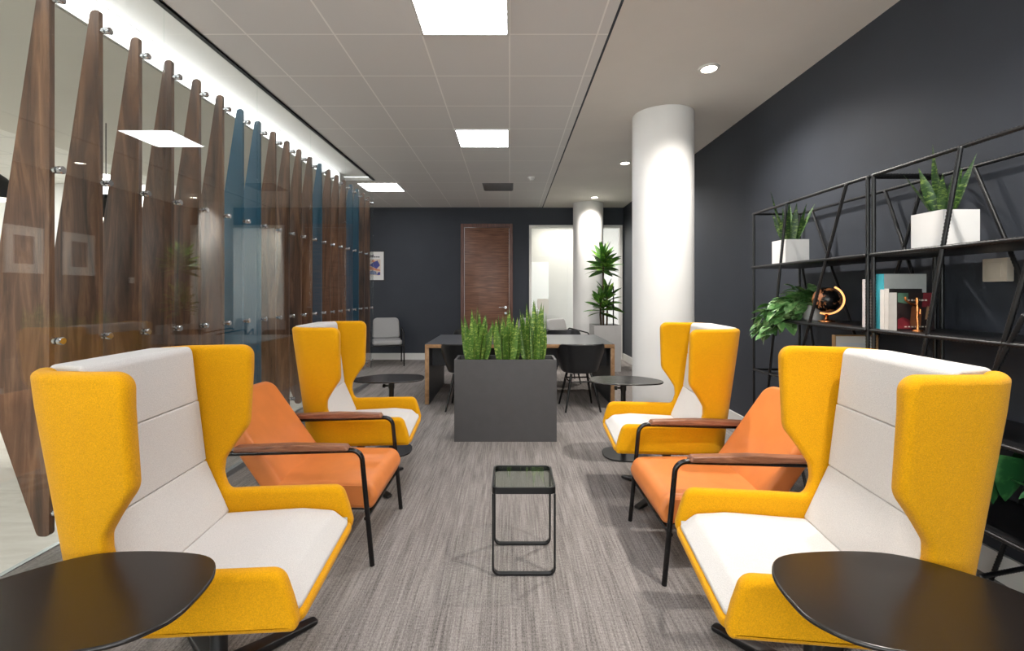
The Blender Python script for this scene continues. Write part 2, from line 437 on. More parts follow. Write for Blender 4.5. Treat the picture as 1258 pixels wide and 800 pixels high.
# ------------------------------------------------------------------ fins behind the glass
ORD = ['first', 'second', 'third', 'fourth', 'fifth', 'sixth', 'seventh', 'eighth', 'ninth', 'tenth', 'eleventh', 'twelfth', 'thirteenth', 'fourteenth', 'fifteenth', 'sixteenth', 'seventeenth', 'eighteenth', 'nineteenth', 'twentieth']
fin_out = fillet([(0, 2.87), (-.046, 2.87), (-.325, 1.0), (-.058, .235), (0, .235)], [.012, .03, .05, .025, .02], 5)
def fin_mesh(m):
    return slab(fin_out, -.0135, .0135, .002, 2, mapf=lambda a, b, t: (a, t, b)), m
bolts = (2.765, 1.96, 1.153, .343)
fm = {}
for key, m in (('w', WAL), ('t', TEAL)):
    root = empty('vertical_fin', (0, 0, 0), cat='fin', group='vertical fins behind the glass partition')
    obj('fin_board', fin_mesh(m)[0], m, root, wn=True)
    for z in bolts:
        bm = bmesh.new(); lathe(bm, [(0, -.01), (.009, -.01), (.009, .012), (.017, .013), (.017, .024), (.006, .0245), (.006, .0355), (.019, .036), (.019, .050), (.015, .054), (0, .054)], 16, 0, z, axis='x')
        obj('standoff_bolt', bm, STEEL, root)
    fm[key] = root
used = set()
for k in range(20):
    key = 't' if k in (6, 7, 12, 16, 17) else 'w'
    o = fm[key] if key not in used else copy_tree(fm[key]); used.add(key)
    col = 'teal painted' if key == 't' else 'walnut veneered'
    place(o, (-2.16, 2.16+.2585*k, 0), 0, f'{col} tapering fin behind the glass partition, {ORD[k]} of the row counted from the camera')

# ------------------------------------------------------------------ wing chairs
def wing_chair():
    root = empty('wing_chair', (0, 0, 0), cat='armchair', group='mustard and oatmeal wing chairs')
    HW, RC, UR = .30, .09, -.365
    half = HW-RC
    arc = RC*math.pi/2
    def path(s):
        sg = 1 if s >= 0 else -1; a = abs(s)
        if a <= half: return UR, sg*a, -1, 0
        if a <= half+arc:
            th = (a-half)/RC
            return UR+RC-RC*math.cos(th), sg*(half+RC*math.sin(th)), -math.cos(th), sg*math.sin(th)
        return UR+RC+(a-half-arc), sg*HW, 0, sg
    s_of = lambda u: half+arc+(u-UR-RC)
    def warp(u, v, z):
        wgt = min(1, max(0, -u/.30)); wgt = wgt*wgt*(3-2*wgt)
        u2 = u+.12*(1.155-z)*wgt
        k = 1-.05*min(1, max(0, -u/.34))
        fl = 1+.17*max(0, min(1, (z-.56)/.5))*min(1, .6+.4*max(0, (u+.37)/.2))
        return u2, v*k*fl, z
    def mp(s, z, t):
        u, v, nu, nv = path(s)
        return warp(u+nu*t, v+nv*t, z)
    A = s_of
    hp = [(.20, 1.105), (.225, 1.157), (A(-.045), 1.157), (A(-.05), .815), (A(-.175), .675), (A(-.185), .62), (A(-.16), .556), (A(.348), .556), (A(.377), .47), (A(.394), .405), (A(.39), .372)]
    rr = [.03, .03, .05, .07, .05, .05, .05, .05, .09, .03, .03]
    pts = hp+[(-a, b) for a, b in reversed(hp)]; rad = rr+list(reversed(rr))
    out = fillet(pts, rad, 8)
    S = A(.39)
    ca = sorted([x for i in range(0, 40) for x in (i*.03+.01, -(i*.03+.01)) if abs(x) < S])
    cb = [.385+.035*i for i in range(23)]
    bm = bmesh.new()
    slab(out, -.026, .026, .022, 5, ca, cb, bm, mp)
    # seat pan joined to the shell
    po = fillet([(-.22, -.28), (.398, -.30), (.398, .30), (-.22, .28)], [.05, .05, .05, .05], 6)
    slab(po, .372, .404, .012, 4, (), (), bm)
    obj('shell', bm, YEL, root, angle=50, wn=False)
    # seat cushion
    prof = fillet([(-.15, .40), (-.15, .470), (.20, .482), (.325, .468), (.384, .418), (.382, .402)], [.02, .03, .2, .05, .012, .005], 6)
    bm = slab(prof, -.272, .272, .025, 4, mapf=lambda a, b, t: (a, t, b))
    obj('seat_cushion', bm, WHT, root, wn=True)
    # back pads
    def pad(prof, rads, w0, w1):
        z0 = min(p[1] for p in prof); z1 = max(p[1] for p in prof)
        pr = fillet(prof, rads, 5)
        def m(a, b, t):
            f = (b-z0)/(z1-z0); return (a-.02*(t*t/.06), t*(w0+(w1-w0)*f), b)
        bm = slab(pr, -1, 1, .012, 4, mapf=None)
        for v in bm.verts:
            # rim rounding was measured in metres on a 2 m strip: rescale it
            t = v.co.z; f = (v.co.y-z0)/(z1-z0); hwid = (w0+(w1-w0)*f)*(1-.17*min(1, max(0, (-.275-v.co.x)/.06)))
            e = 1-abs(t); tt = (hwid-e)*(1 if t > 0 else -1)
            a, b = v.co.x, v.co.y
            v.co = (a, tt, b)
        return bm
    obj('back_pad', pad([(-.095, .465), (-.188, .690), (-.29, .690), (-.25, .465)], [.012, .006, .006, .012], .268, .262), WHT, root, wn=True)
    obj('back_pad', pad([(-.188, .6915), (-.222, .935), (-.32, .935), (-.29, .6915)], [.006]*4, .262, .27), WHT, root, wn=True)
    obj('back_pad', pad([(-.222, .9365), (-.243, 1.14), (-.256, 1.16), (-.385, 1.16), (-.398, 1.11), (-.36, 1.09), (-.29, .9365)], [.006, .03, .02, .02, .01, .02, .01], .265, .262), WHT, root, wn=True)
    # swivel base
    bm = bmesh.new(); lathe(bm, [(0, .03), (.035, .03), (.035, .06), (.028, .07), (.028, .33), (.09, .34), (.09, .372), (0, .372)], 20); obj('column', bm, BLK, root)
    for k in range(4):
        a = R(45+90*k); c, s_ = math.cos(a), math.sin(a)
        o4 = fillet([(0, -.034), (.36, -.022), (.36, .022), (0, .034)], [0, .012, .012, 0], 4)
        bm = slab(o4, 0, .03, .006, 3, ca=(.1, .2, .3), mapf=lambda x, y, t: (x*c-y*s_, x*s_+y*c, t*(1.6-1.1*x/.36)+.004 if True else 0))
        obj('base_foot', bm, BLK, root)
    return root
wc = wing_chair()
WC = [((-1.045, 1.645), 4, 'mustard wing chair at front left, beside the near left black side table'),
      ((1.06, 1.60), 173.5, 'mustard wing chair at front right, its wings against the black shelving'),
      ((-1.075, 3.31), 4, 'farther left mustard wing chair, between the orange armchair and a small black table'),
      ((1.08, 3.15), 176, 'farther right mustard wing chair, in front of the thick white column')]
for i, (p, rz, lb) in enumerate(WC):
    o = wc if i == 0 else copy_tree(wc)
    place(o, (*p, 0), R(rz), lb)

# ------------------------------------------------------------------ orange lounge chairs
def lounge():
    root = empty('lounge_chair', (0, 0, 0), cat='armchair', group='tan leather lounge chairs')
    prof = fillet([(.34, .265), (.372, .33), (.34, .408), (.05, .412), (-.24, .395), (-.26, .27)], [.03, .05, .06, .3, .02, .02], 7)
    obj('seat_cushion', slab(prof, -.272, .272, .03, 5, mapf=lambda a, b, t: (a, t, b)), LEA, root, wn=True)
    # seam piping along the side edges of the seat
    for s in (-1, 1):
        bm = bmesh.new()
        tube(bm, [(p[0], s*.268, p[1]) for p in fillet([(.30, .276), (.345, .33), (.318, .385), (.05, .392), (-.22, .38)], [0, .05, .05, .2, 0], 6, False)], .005, 6)
        obj('seam_piping', bm, LEA, root.children[0])
    ang = R(35); o = fillet([(-.268, 0), (.268, 0), (.262, .575), (-.262, .575)], [.03, .03, .07, .07], 7)
    def mp(a, b, t):
        return (-.11-b*math.sin(ang)-t*math.cos(ang)-.03*(1-(a/.27)**2), a, .375+b*math.cos(ang)-t*math.sin(ang))
    obj('backrest', slab(o, 0, .105, .03, 5, ca=[-.2+.05*i for i in range(9)], cb=[.1, .2, .3, .4], mapf=mp), LEA, root)
    for s in (-1, 1):
        y = s*.305
        bm = bmesh.new()
        tube(bm, fillet([(.355, y, 0), (.30, y, .585), (-.44, y, .565), (-.40, y, 0)], [0, .055, .06, 0], 7, False), .0125, 12)
        obj('side_frame', bm, GLB, root)
        po = fillet([(.245, .586), (.225, .612), (-.05, .618), (-.335, .606), (-.335, .578)], [.006, .008, .1, .01, .006], 4)
        obj('armrest', slab(po, y-.027, y+.027, .007, 3, mapf=lambda a, b, t: (a, t, b)), ARMW, root, wn=True)
    for u, z in ((.322, .235), (-.36, .25)):
        bm = bmesh.new(); tube(bm, [(u, -.3, z), (u, .3, z)], .011); obj('cross_rail', bm, GLB, root)
    for y in (-.2, .2):
        bm = bmesh.new(); tube(bm, [(.322, y, .245), (-.36, y, .25)], .011); obj('seat_rail', bm, GLB, root)
    return root
lc = lounge()
place(lc, (-1.05, 2.62, 0), 0, 'tan orange leather lounge chair on the left, between the two left wing chairs')
place(copy_tree(lc), (1.085, 2.465, 0), R(180), 'tan orange leather lounge chair on the right, between the two right wing chairs')

# ------------------------------------------------------------------ black pedestal side tables
ctrl = [(.285, -.03), (.262, .10), (.165, .182), (-.10, .19), (-.245, .10), (-.322, -.03), (-.275, -.15), (-.15, -.195), (-.01, -.198), (.18, -.165), (.262, -.105)]
def side_table(sx):
    root = empty('side_table', (0, 0, 0), cat='table', group='black pedestal side tables')
    o = catmull([(sx*x, y) for x, y in ctrl], 7)
    obj('tabletop', slab(o, .628, .640, .0055, 4), TOP, root, wn=True)
    bm = bmesh.new(); lathe(bm, [(0, .01), (.021, .01), (.021, .62), (.05, .622), (.05, .628), (0, .628)], 20); ped = obj('pedestal', bm, BLK, root)
    bm = bmesh.new(); lathe(bm, [(0, -.075), (.016, -.075), (.018, -.055), (.008, -.05), (.008, 0)], 14, 0, .57, axis='x'); lathe(bm, [(.026, .55), (.026, .59)], 18); obj('height_knob', bm, BLK, ped)
    b = catmull([(sx*x*.62, y*.9) for x, y in ctrl], 6)
    obj('base_plate', slab(b, 0, .012, .005, 3), BLK, root, wn=True)
    return root
tl = side_table(1); tr = side_table(-1)
place(tl, (-1.045, 1.118, 0), 0, 'black pedestal side table at bottom left, cut by the photo edge')
place(tr, (.96, 1.118, 0), 0, 'black pedestal side table at bottom right, in front of the wing chair')
place(copy_tree(tl), (-1.03, 3.99, 0), 0, 'small black side table beyond the farther left wing chair')
place(copy_tree(tr), (.97, 3.90, 0), 0, 'small black side table beyond the farther right wing chair')

# ------------------------------------------------------------------ glass table in the aisle
t = empty('glass_table', (.07, 2.375, 0), label='little black framed side table with a smoked glass top, standing alone in the aisle', cat='table')
hx, hy = .157, .147
ro = fillet([(-hx, -hy), (hx, -hy), (hx, hy), (-hx, hy)], .03, 6)
bm = bmesh.new(); n = len(ro); vv = []
for ins, z in ((0, .40), (0, .43), (.009, .43), (.009, .40)):
    k = (hx-ins)/hx; k2 = (hy-ins)/hy
    vv.append([bm.verts.new((p.x*k, p.y*k2, z)) for p in ro])
for a in range(4):
    A, B = vv[a], vv[(a+1) % 4]
    for i in range(n): bm.faces.new((A[i], A[(i+1) % n], B[(i+1) % n], B[i]))
obj('top_frame', bm, BLK, t, angle=60)
obj('glass_top', slab([(p.x*.945, p.y*.945) for p in ro], .420, .427, .001, 2), GLASS2, t, smooth=False)
for s in (-1, 1):
    y = s*(hy-.012)
    bm = bmesh.new(); tube(bm, fillet([(-hx+.006, y, .40), (-hx+.006, y, .006), (hx-.006, y, .006), (hx-.006, y, .40)], [0, .032, .032, 0], 7, False), .01, flat=(.024, .009))
    obj('leg_loop', bm, BLK, t, angle=30)

# ------------------------------------------------------------------ planter and snake plants
pl = empty('planter_box', (-.038, 4.40, 0), label='tall dark grey rectangular planter box standing in the aisle', cat='planter')
hx, hy = .475, .16
bm = open_box(-hx, hx, -hy, hy, .76, .022, .08)
obj('box', bm, PLNT, pl, smooth=False)
bm = bmesh.new(); box(bm, -hx+.023, hx-.023, -hy+.023, hy-.023, .682, .715); obj('soil', bm, SOIL, pl, smooth=False)
def snake(name, loc, nleaf, hmin, hmax, spread, wid, seed, m, parent=None, tilt=.16):
    rnd = random.Random(seed); bm = bmesh.new()
    for i in range(nleaf):
        a = rnd.uniform(0, 2*math.pi); rr = math.sqrt(rnd.random())*spread
        h = rnd.uniform(hmin, hmax)*(1-.25*(rr/spread)**2 if spread else 1)
        d = (math.cos(a)*tilt*rr/spread+rnd.uniform(-.05, .05), math.sin(a)*tilt*rr/spread+rnd.uniform(-.05, .05), 1)
        blade(bm, (rr*.75*math.cos(a), rr*.75*math.sin(a), -.01), d, h, wid*rnd.uniform(.8, 1.15), 0, .35, 8, lambda t: (.62+.5*math.sin(math.pi*min(1, t*1.25)))*min(1, (1-t)*3.2)**.8, rnd.uniform(0, 3))
    return obj(name, bm, m, parent, angle=180)
for i, (x, s, hh, lb) in enumerate([(-.285, 11, .44, 'left clump of upright snake plant in the dark planter box'), (.005, 12, .45, 'middle clump of upright snake plant in the dark planter box'), (.275, 13, .50, 'right clump of snake plant in the dark planter box, the tallest')]):
    o = snake('snake_plant', None, 38, hh*.86, hh*1.28, .115, .07, s, SNK); o.location = (-.038+x, 4.40, .715)
    tag(o, lb, 'plant', 'snake plants in the planter box')

# ------------------------------------------------------------------ meeting table and shell chairs
mt = empty('meeting_table', (.127, 6.31, 0), label='long meeting table with grey top and oak edged panel ends, behind the planter', cat='table')
hx, hy = 1.175, .65
obj('tabletop', bbox(-hx, hx, -hy, hy, .698, .742, bevel=.003), OAK, mt)
bm = bmesh.new(); box(bm, -hx+.004, hx-.004, -hy+.004, hy-.004, .742, .7455); obj('top_surface', bm, GRYT, mt, smooth=False)
for s in (-1, 1):
    x = s*(hx-.025)
    obj('panel_leg', bbox(x-.025, x+.025, -hy, hy, 0, .698, bevel=.003), OAK, mt)
    xi = s*(hx-.0525)
    bm = bmesh.new(); box(bm, xi-.002, xi+.002, -hy+.006, hy-.006, .0, .697); obj('leg_lining', bm, DKIN, mt, smooth=False)
bm = bmesh.new(); box(bm, -hx+.06, hx-.06, -.45, -.43, .45, .697); obj('modesty_panel', bm, DKIN, mt, smooth=False)

def shell_chair():
    root = empty('shell_chair', (0, 0, 0), cat='chair', group='black shell chairs')
    bm = bmesh.new(); N = 40; rings = []
    prof = [(.0, 0), (.35, 0), (.65, 0), (.85, 0), (.97, 0), (1, .06), (1, .2), (1, .4), (1, .6), (1, .8), (1, .95), (1, 1)]
    for r, hfrac in prof:
        ring = []
        for k in range(N):
            th = 2*math.pi*k/N; a = abs((th+math.pi) % (2*math.pi)-math.pi)   # 0 at the rear
            if a < R(55): hh = .335
            elif a < R(120): f = (a-R(55))/R(65); hh = .335-(.335-.03)*(f*f*(3-2*f))
            else: hh = .02
            se = lambda v, e=.72: math.copysign(abs(v)**e, v)
            cx, cy = se(math.sin(th)), -se(math.cos(th))
            rad = .20*r+.075*hfrac*min(1, hh/.2)
            z = .455-.025*(1-r*r)+hh*hfrac-(.03 if a > R(120) and hfrac > .5 else 0)
            ring.append(bm.verts.new((cx*rad*1.02, cy*rad, z)) if r > 0 else None)
        if r == 0: ring = [bm.verts.new((0, 0, .43))]
        rings.append(ring)
    for A, B in zip(rings, rings[1:]):
        for k in range(N):
            j = (k+1) % N
            if len(A) == 1: bm.faces.new((A[0], B[k], B[j]))
            else: bm.faces.new((A[k], A[j], B[j], B[k]))
    o = obj('shell', bm, PLS, root, angle=180)
    sm = o.modifiers.new('s', 'SOLIDIFY'); sm.thickness = .014; sm.offset = 0
    for sx in (-1, 1):
        for sy in (-1, 1):
            bm = bmesh.new(); tube(bm, [(sx*.12, sy*.12, .43), (sx*.205, sy*.215, 0)], .014, 10, rf=lambda i: (.017, .011)[i]); obj('leg', bm, GLB, root)
    bm = bmesh.new(); tube(bm, [(-.14, -.15, .34), (.14, -.15, .34)], .009); tube(bm, [(-.14, .15, .34), (.14, .15, .34)], .009)
    tube(bm, [(-.14, -.15, .34), (-.14, .15, .34)], .009); tube(bm, [(.14, -.15, .34), (.14, .15, .34)], .009); obj('under_frame', bm, GLB, root)
    return root
sc = shell_chair()
for i, (x, y, rz, lb) in enumerate([(.835, 5.49, 4, 'black shell chair at the near side of the meeting table, right of the planter'),
                                    (-.525, 5.50, -3, 'black shell chair at the near side of the meeting table, half behind the planter left'),
                                    (.86, 7.13, 184, 'black shell chair across the meeting table, its back top showing right of the snake plants'),
                                    (-.62, 7.10, 178, 'black shell chair across the meeting table, just left of the snake plants'),
                                    (-4.06, 3.72, 70, 'black chair in the room behind the glass, at the left photo edge')]):
    o = sc if i == 0 else copy_tree(sc); place(o, (x, y, 0), R(rz), lb)

# ------------------------------------------------------------------ grey armchairs by the back wall
def grey_chair():
    root = empty('grey_armchair', (0, 0, 0), cat='armchair', group='grey armchairs with black frames')
    o = fillet([(-.27, -.27), (.27, -.27), (.27, .24), (-.27, .24)], .06, 5)
    obj('seat', slab(o, .40, .49, .03, 4), GFAB, root, wn=True)
    ob = fillet([(-.265, .0), (.265, .0), (.25, .40), (-.25, .40)], [.05, .05, .09, .09], 6)
    obj('backrest', slab(ob, 0, .07, .03, 4, ca=[-.2, -.1, 0, .1, .2], mapf=lambda a, b, t: (a, .18+b*.22+t-.04*(1-(a/.26)**2)+.04, .49+b)), GFAB, root)
    for s in (-1, 1):
        x = s*.30
        bm = bmesh.new(); tube(bm, fillet([(x, -.27, 0), (x, -.25, .63), (x, .27, .70), (x, .33, 0)], [0, .05, .05, 0], 6, False), .013); obj('side_frame', bm, GLB, root)
    bm = bmesh.new()
    for y in (-.2, .2): tube(bm, [(-.3, y*1.2, .385), (.3, y*1.2, .385)], .012)
    obj('cross_rail', bm, GLB, root)
    return root
gc = grey_chair()
place(gc, (-2.36, 8.80, 0), R(18), 'grey armchair with black tube frame below the framed poster')
place(copy_tree(gc), (1.09, 8.55, 0), R(40), 'grey armchair by the white window, right one of the pair')
place(copy_tree(gc), (.30, 8.65, 0), R(-20), 'grey armchair by the white window, left one behind the snake plants')

# ------------------------------------------------------------------ columns
for (x, y, lb) in ((1.53, 4.57, 'round white column behind the farther right wing chair'), (1.555, 9.06, 'round white column farther back, beside the window')):
    bm = bmesh.new(); lathe(bm, [(0, 0), (.295, 0), (.295, H-.005), (0, H-.005)], 64)
    o = obj('column', bm, COLW, angle=40); o.location = (x, y, 0); tag(o, lb, 'column', 'white columns')

# ------------------------------------------------------------------ ceiling fittings
def panel_light(x, y, lb, z=H, m=PANEL, s=.6):
    r_ = empty('ceiling_light', (x, y, z), label=lb, cat='ceiling light', group='square ceiling light panels')
    h = s/2
    bm = bmesh.new()
    for a in ((-h, h, -h, -h+.018), (-h, h, h-.018, h), (-h, -h+.018, -h+.018, h-.018), (h-.018, h, -h+.018, h-.018)): box(bm, *a, -.012, 0)
    obj('light_frame', bm, TRIM, r_, smooth=False)
    bm = bmesh.new(); box(bm, -h+.018, h-.018, -h+.018, h-.018, -.008, -.001); obj('diffuser', bm, m, r_, smooth=False)
panel_light(-.3, 2.83, 'square ceiling light panel nearest the camera, cut by the top photo edge')
panel_light(-.3, 5.23, 'square ceiling light panel in the middle of the tiled ceiling')
panel_light(-2.1, 7.63, 'square ceiling light panel at the far end of the glass partition')
panel_light(-.3, .43, 'square ceiling light panel overhead, above the camera')
panel_light(-.3, -1.97, 'square ceiling light panel behind the camera')
panel_light(-5.95, 6.72, 'bright ceiling light panel in the room behind the glass, between the second and third fins', 3.06, PANELW)
for (x, y) in ((-6.1, 4.2), (-6.1, 1.5), (-7.6, 5.5)): panel_light(x, y, 'unseen ceiling light panel added to brighten the room behind the glass', 3.06, PANELW)  # extra panels out of view, added to brighten the left room
panel_light(1.2, 10.5, 'ceiling light panel in the white room beyond the back window', 3.0, PANELB, 1.0)
for i, (x, y, lb) in enumerate(((1.565, 3.59, 'round recessed downlight in the plaster ceiling, nearest in view'), (1.565, 8.43, 'round recessed downlight in the plaster ceiling, in front of the far column'), (1.565, 6.2, 'round recessed downlight hidden behind the near column'), (1.565, 1.2, 'round recessed downlight above the right wing chair'))):
    r_ = empty('downlight', (x, y, H-.004), label=lb, cat='downlight', group='round recessed downlights')
    bm = bmesh.new(); lathe(bm, [(.058, -.001), (.058, -.012), (.078, -.006), (.08, 0)], 32); obj('trim_ring', bm, TRIM, r_)
    bm = bmesh.new(); lathe(bm, [(0, -.004), (.058, -.004)], 32); obj('lens', bm, DOWN, r_)
    l = bpy.data.lights.new('downlight_beam', 'SPOT'); l.energy = 230; l.spot_size = R(140); l.spot_blend = 1.0; l.shadow_soft_size = .05; l.color = (1, .95, .88)
    lo = bpy.data.objects.new('downlight_beam', l); COL.objects.link(lo); lo.location = (x, y, H-.03)
# air grille and detectors
r_ = empty('air_vent', (-.19, 7.63, H), label='grey air vent set in the tiled ceiling', cat='vent')
bm = bmesh.new(); box(bm, -.25, .25, -.26, .26, -.006, 0); obj('vent_face', bm, mat('vent_grey', '#6d6d70', .5, noise=.04), r_, smooth=False)
bm = bmesh.new()
for k in range(12): box(bm, -.23, .23, -.235+k*.042, -.21+k*.042, -.014, -.006)
obj('vent_slats', bm, mat('vent_slat_grey', '#77777a', .5, noise=.04), r_, smooth=False)
for x, y, lb in ((.34, 7.0, 'white smoke detector on the tiled ceiling, right of the air vent'),):
    bm = bmesh.new(); lathe(bm, [(0, -.05), (.03, -.05), (.045, -.035), (.05, -.02), (.06, -.018), (.06, 0), (0, 0)], 24)
    o = obj('smoke_detector', bm, TRIM); o.location = (x, y, H); tag(o, lb, 'smoke detector')
# cove strip above the fins
r_ = empty('linear_light', (-2.6, 2.0, 3.04), label='long white LED strip light hidden in the ceiling cove behind the glass', cat='strip light')
bm = bmesh.new(); box(bm, 0, .012, -4.5, 5.0, -.01, .165); obj('housing', bm, TRIM, r_, smooth=False)
bm = bmesh.new(); box(bm, .012, .016, -4.45, 4.95, -.006, .163); obj('diffuser', bm, COVE, r_, smooth=False)

# pendants in the room behind the glass
for i, y in enumerate((3.45, 4.42)):
    r_ = empty('pendant_lamp', (-3.9, y, 2.09), label=('black dome pendant lamp behind the glass, at the left photo edge', 'black dome pendant lamp behind the glass, seen between the second and third fins')[i], cat='pendant lamp', group='black pendant lamps behind the glass')
    bm = bmesh.new(); lathe(bm, [(.15, 0), (.145, .06), (.12, .12), (.07, .17), (.03, .20), (.025, .24), (0, .24)], 32); lathe(bm, [(.15, 0), (.147, 0)], 32); sh = obj('shade', bm, BLK, r_)
    bm = bmesh.new(); lathe(bm, [(.147, .002), (.14, .06), (.115, .115), (.06, .16), (0, .17)], 32); obj('shade_lining', bm, WPT, sh)
    bm = bmesh.new(); lathe(bm, [(0, .03), (.05, .045), (.06, .09), (.03, .14), (0, .15)], 20); obj('bulb', bm, DOWN, r_)
    bm = bmesh.new(); tube(bm, [(0, 0, .235), (0, 0, 3.02-2.09)], .004, 6); obj('cord', bm, BLK, r_)

# ------------------------------------------------------------------ pictures and wall fittings
def framed(loc, rz, w_, h_, lb, fm_, draw, f=.018):
    r_ = empty('framed_picture', loc, rz, lb, 'picture')
    bm = bmesh.new()
    for a in ((-w_/2, w_/2, 0, f), (-w_/2, w_/2, h_-f, h_)): box(bm, a[0], a[1], -.025, 0, a[2], a[3])
    for a in ((-w_/2, -w_/2+f), (w_/2-f, w_/2)): box(bm, a[0], a[1], -.025, 0, f, h_-f)
    obj('frame', bm, fm_, r_, smooth=False)
    bm = bmesh.new(); box(bm, -w_/2+f, w_/2-f, -.012, -.002, f, h_-f); mo = obj('mount', bm, WPT, r_, smooth=False)
    bm = bmesh.new(); mats = draw(bm, w_, h_); obj('print', bm, mats, mo, smooth=False)
    return r_
def quad(bm, pts, y, mi):
    bm.faces.new([bm.verts.new((p[0], y, p[1])) for p in pts]).material_index = mi
def poster(bm, w_, h_):
    q = lambda pts, mi, y=-.0135: quad(bm, [((p[0]-.5)*w_, p[1]*h_) for p in pts], y, mi)
    q([(.2, .18), (.8, .18), (.8, .72), (.2, .72)], 0, -.0128)
    q([(.28, .52), (.62, .40), (.78, .52), (.66, .68), (.46, .62)], 1)
    q([(.22, .42), (.40, .36), (.78, .33), (.78, .37), (.45, .44), (.3, .50)], 2)
    q([(.24, .22), (.64, .20), (.60, .31), (.42, .35), (.26, .30)], 3)
    q([(.64, .19), (.79, .20), (.78, .30), (.66, .28)], 1)
    q([(.50, .62), (.56, .66), (.44, .70), (.36, .64)], 2)
    for k in range(5): q([(.28+k*.1, .78), (.355+k*.1, .78), (.355+k*.1, .815), (.28+k*.1, .815)], 4)
    return [mat('poster_beige', '#d8c6b6', .7, noise=.1), mat('poster_violet', '#4a4f93', .7, noise=.2), mat('poster_coral', '#d58a6a', .7, noise=.2), mat('poster_steel_blue', '#77809f', .7, noise=.2), mat('poster_ink', '#2b2b33', .7, noise=.05)]
def greyprint(bm, w_, h_):
    q = lambda pts, mi, y=-.0135: quad(bm, [((p[0]-.5)*w_, p[1]*h_) for p in pts], y, mi)
    q([(.24, .2), (.76, .2), (.76, .8), (.24, .8)], 0)
    return [mat('grey_print', '#5a5a5e', .6, noise=.5, nscale=6)]
framed((-2.80, YB, 1.63), 0, .44, .62, 'black framed poster of violet and coral shapes on the back wall', BLK, poster)
framed((XR, 6.22, 1.65), R(-90), .50, .64, 'white framed grey print on the right wall, nearer of the two behind the column', TRIM, greyprint)
framed((XR, 7.02, 1.65), R(-90), .50, .64, 'white framed grey print on the right wall, farther of the two behind the column', TRIM, greyprint)
def wallbox(name, y, z, s, d_, lb, cat, m):
    r_ = empty(name, (XR, y, z), label=lb, cat=cat)
    obj('plate', bbox(-d_, 0, -s/2, s/2, -s/2, s/2, bevel=.004), m, r_)
    obj('rocker', bbox(-d_-.005, -d_, -s*.3, s*.3, -s*.32, s*.32, bevel=.002), m, r_)
wallbox('wall_control', 2.19, 1.49, .112, .035, 'square beige control box on the dark wall below the top shelf', 'control box', mat('beige_plastic', '#cfc4b4', .5, noise=.02))
wallbox('light_switch', 8.0, 1.6, .10, .012, 'white light switch on the right wall behind the near column', 'switch', TRIM)

# ------------------------------------------------------------------ shelving of ribbed black bars
XFn, XBk = 1.95, 2.315
def rebar(parent, a, b, r=.0085, name='bar'):
    a, b = Vector(a), Vector(b); L = (b-a).length; n = max(6, int(L/.008))
    bm = bmesh.new(); tube(bm, [a+(b-a)*(i/n) for i in range(n+1)], r, 8, rf=lambda i: r+(.0022 if i % 2 else 0))
    return obj(name, bm, BLK, parent, angle=180)
def shelf_board(parent, y0, y1, z, x0=XFn-.01, x1=XBk+.01):
    obj('shelf', bbox(x0, x1, y0, y1, z-.022, z, bevel=.002), BLK, parent)
    rebar(parent, (x0-.004, y0, z-.011), (x0-.004, y1, z-.011), .008, 'shelf_rod')
def unit(y0, y1, lb, zig_f, zig_b, boards, ties):
    r_ = empty('shelving_unit', (0, 0, 0), label=lb, cat='shelving', group='black ribbed bar shelving')
    for y in (y0+.012, y1-.012):
        for x in (XFn, XBk): rebar(r_, (x, y, 0), (x, y, 2.01), .009, 'post')
        rebar(r_, (XFn, y, 2.01), (XBk, y, 2.01), name='top_rail')
    for x in (XFn, XBk): rebar(r_, (x, y0, 2.01), (x, y1, 2.01), name='top_rail')
    for (ya, za, yb, zb) in zig_f: rebar(r_, (XFn-.012, ya, za), (XFn-.012, yb, zb), name='diagonal_bar')
    for (ya, za, yb, zb) in zig_b: rebar(r_, (XBk, ya, za), (XBk, yb, zb), name='diagonal_bar')
    for a in boards: shelf_board(r_, *a)
    for a, b in ties: rebar(r_, a, b, name='tie_bar')
    return r_
unit(2.478, 3.665, 'black ribbed bar shelving unit, the far one holding the globe and trailing plant',
     [(3.20, 2.01, 3.47, .42), (2.63, 2.01, 3.18, .62), (3.18, .62, 2.95, .0)],
     [(3.50, 2.01, 3.02, 1.0), (2.82, 2.01, 2.52, 1.2), (2.556, 2.01, 2.95, .9), (3.62, 1.6, 3.45, .8), (2.95, .9, 2.7, 0)],
     [(2.485, 3.655, 1.595), (2.485, 3.335, 1.19), (2.485, 3.40, .79), (2.485, 3.655, .42)],
     [((XFn, 3.655, .77), (XFn, 3.40, .77)), ((XBk, 3.655, .77), (XBk, 3.40, .77)), ((XFn, 3.653, .77), (XBk, 3.653, .77))])
unit(1.27, 2.462, 'black ribbed bar shelving unit, the near one with the books, cut by the photo edge',
     [(1.964, 2.01, 2.27, .42), (1.60, 1.9, 2.10, .05), (1.72, 1.30, 1.99, .72)],
     [(2.28, 2.01, 1.90, 1.0), (1.45, 2.01, 1.75, 1.19), (1.9, 1.0, 2.2, .0)],
     [(1.28, 2.455, 1.595), (1.28, 2.455, 1.19), (1.28, 2.455, .79), (1.28, 2.455, .42)],
     [((XFn, 1.90, .20), (XBk, 1.985, .20)), ((XFn, 1.28, .1), (XFn, 2.455, .1))])

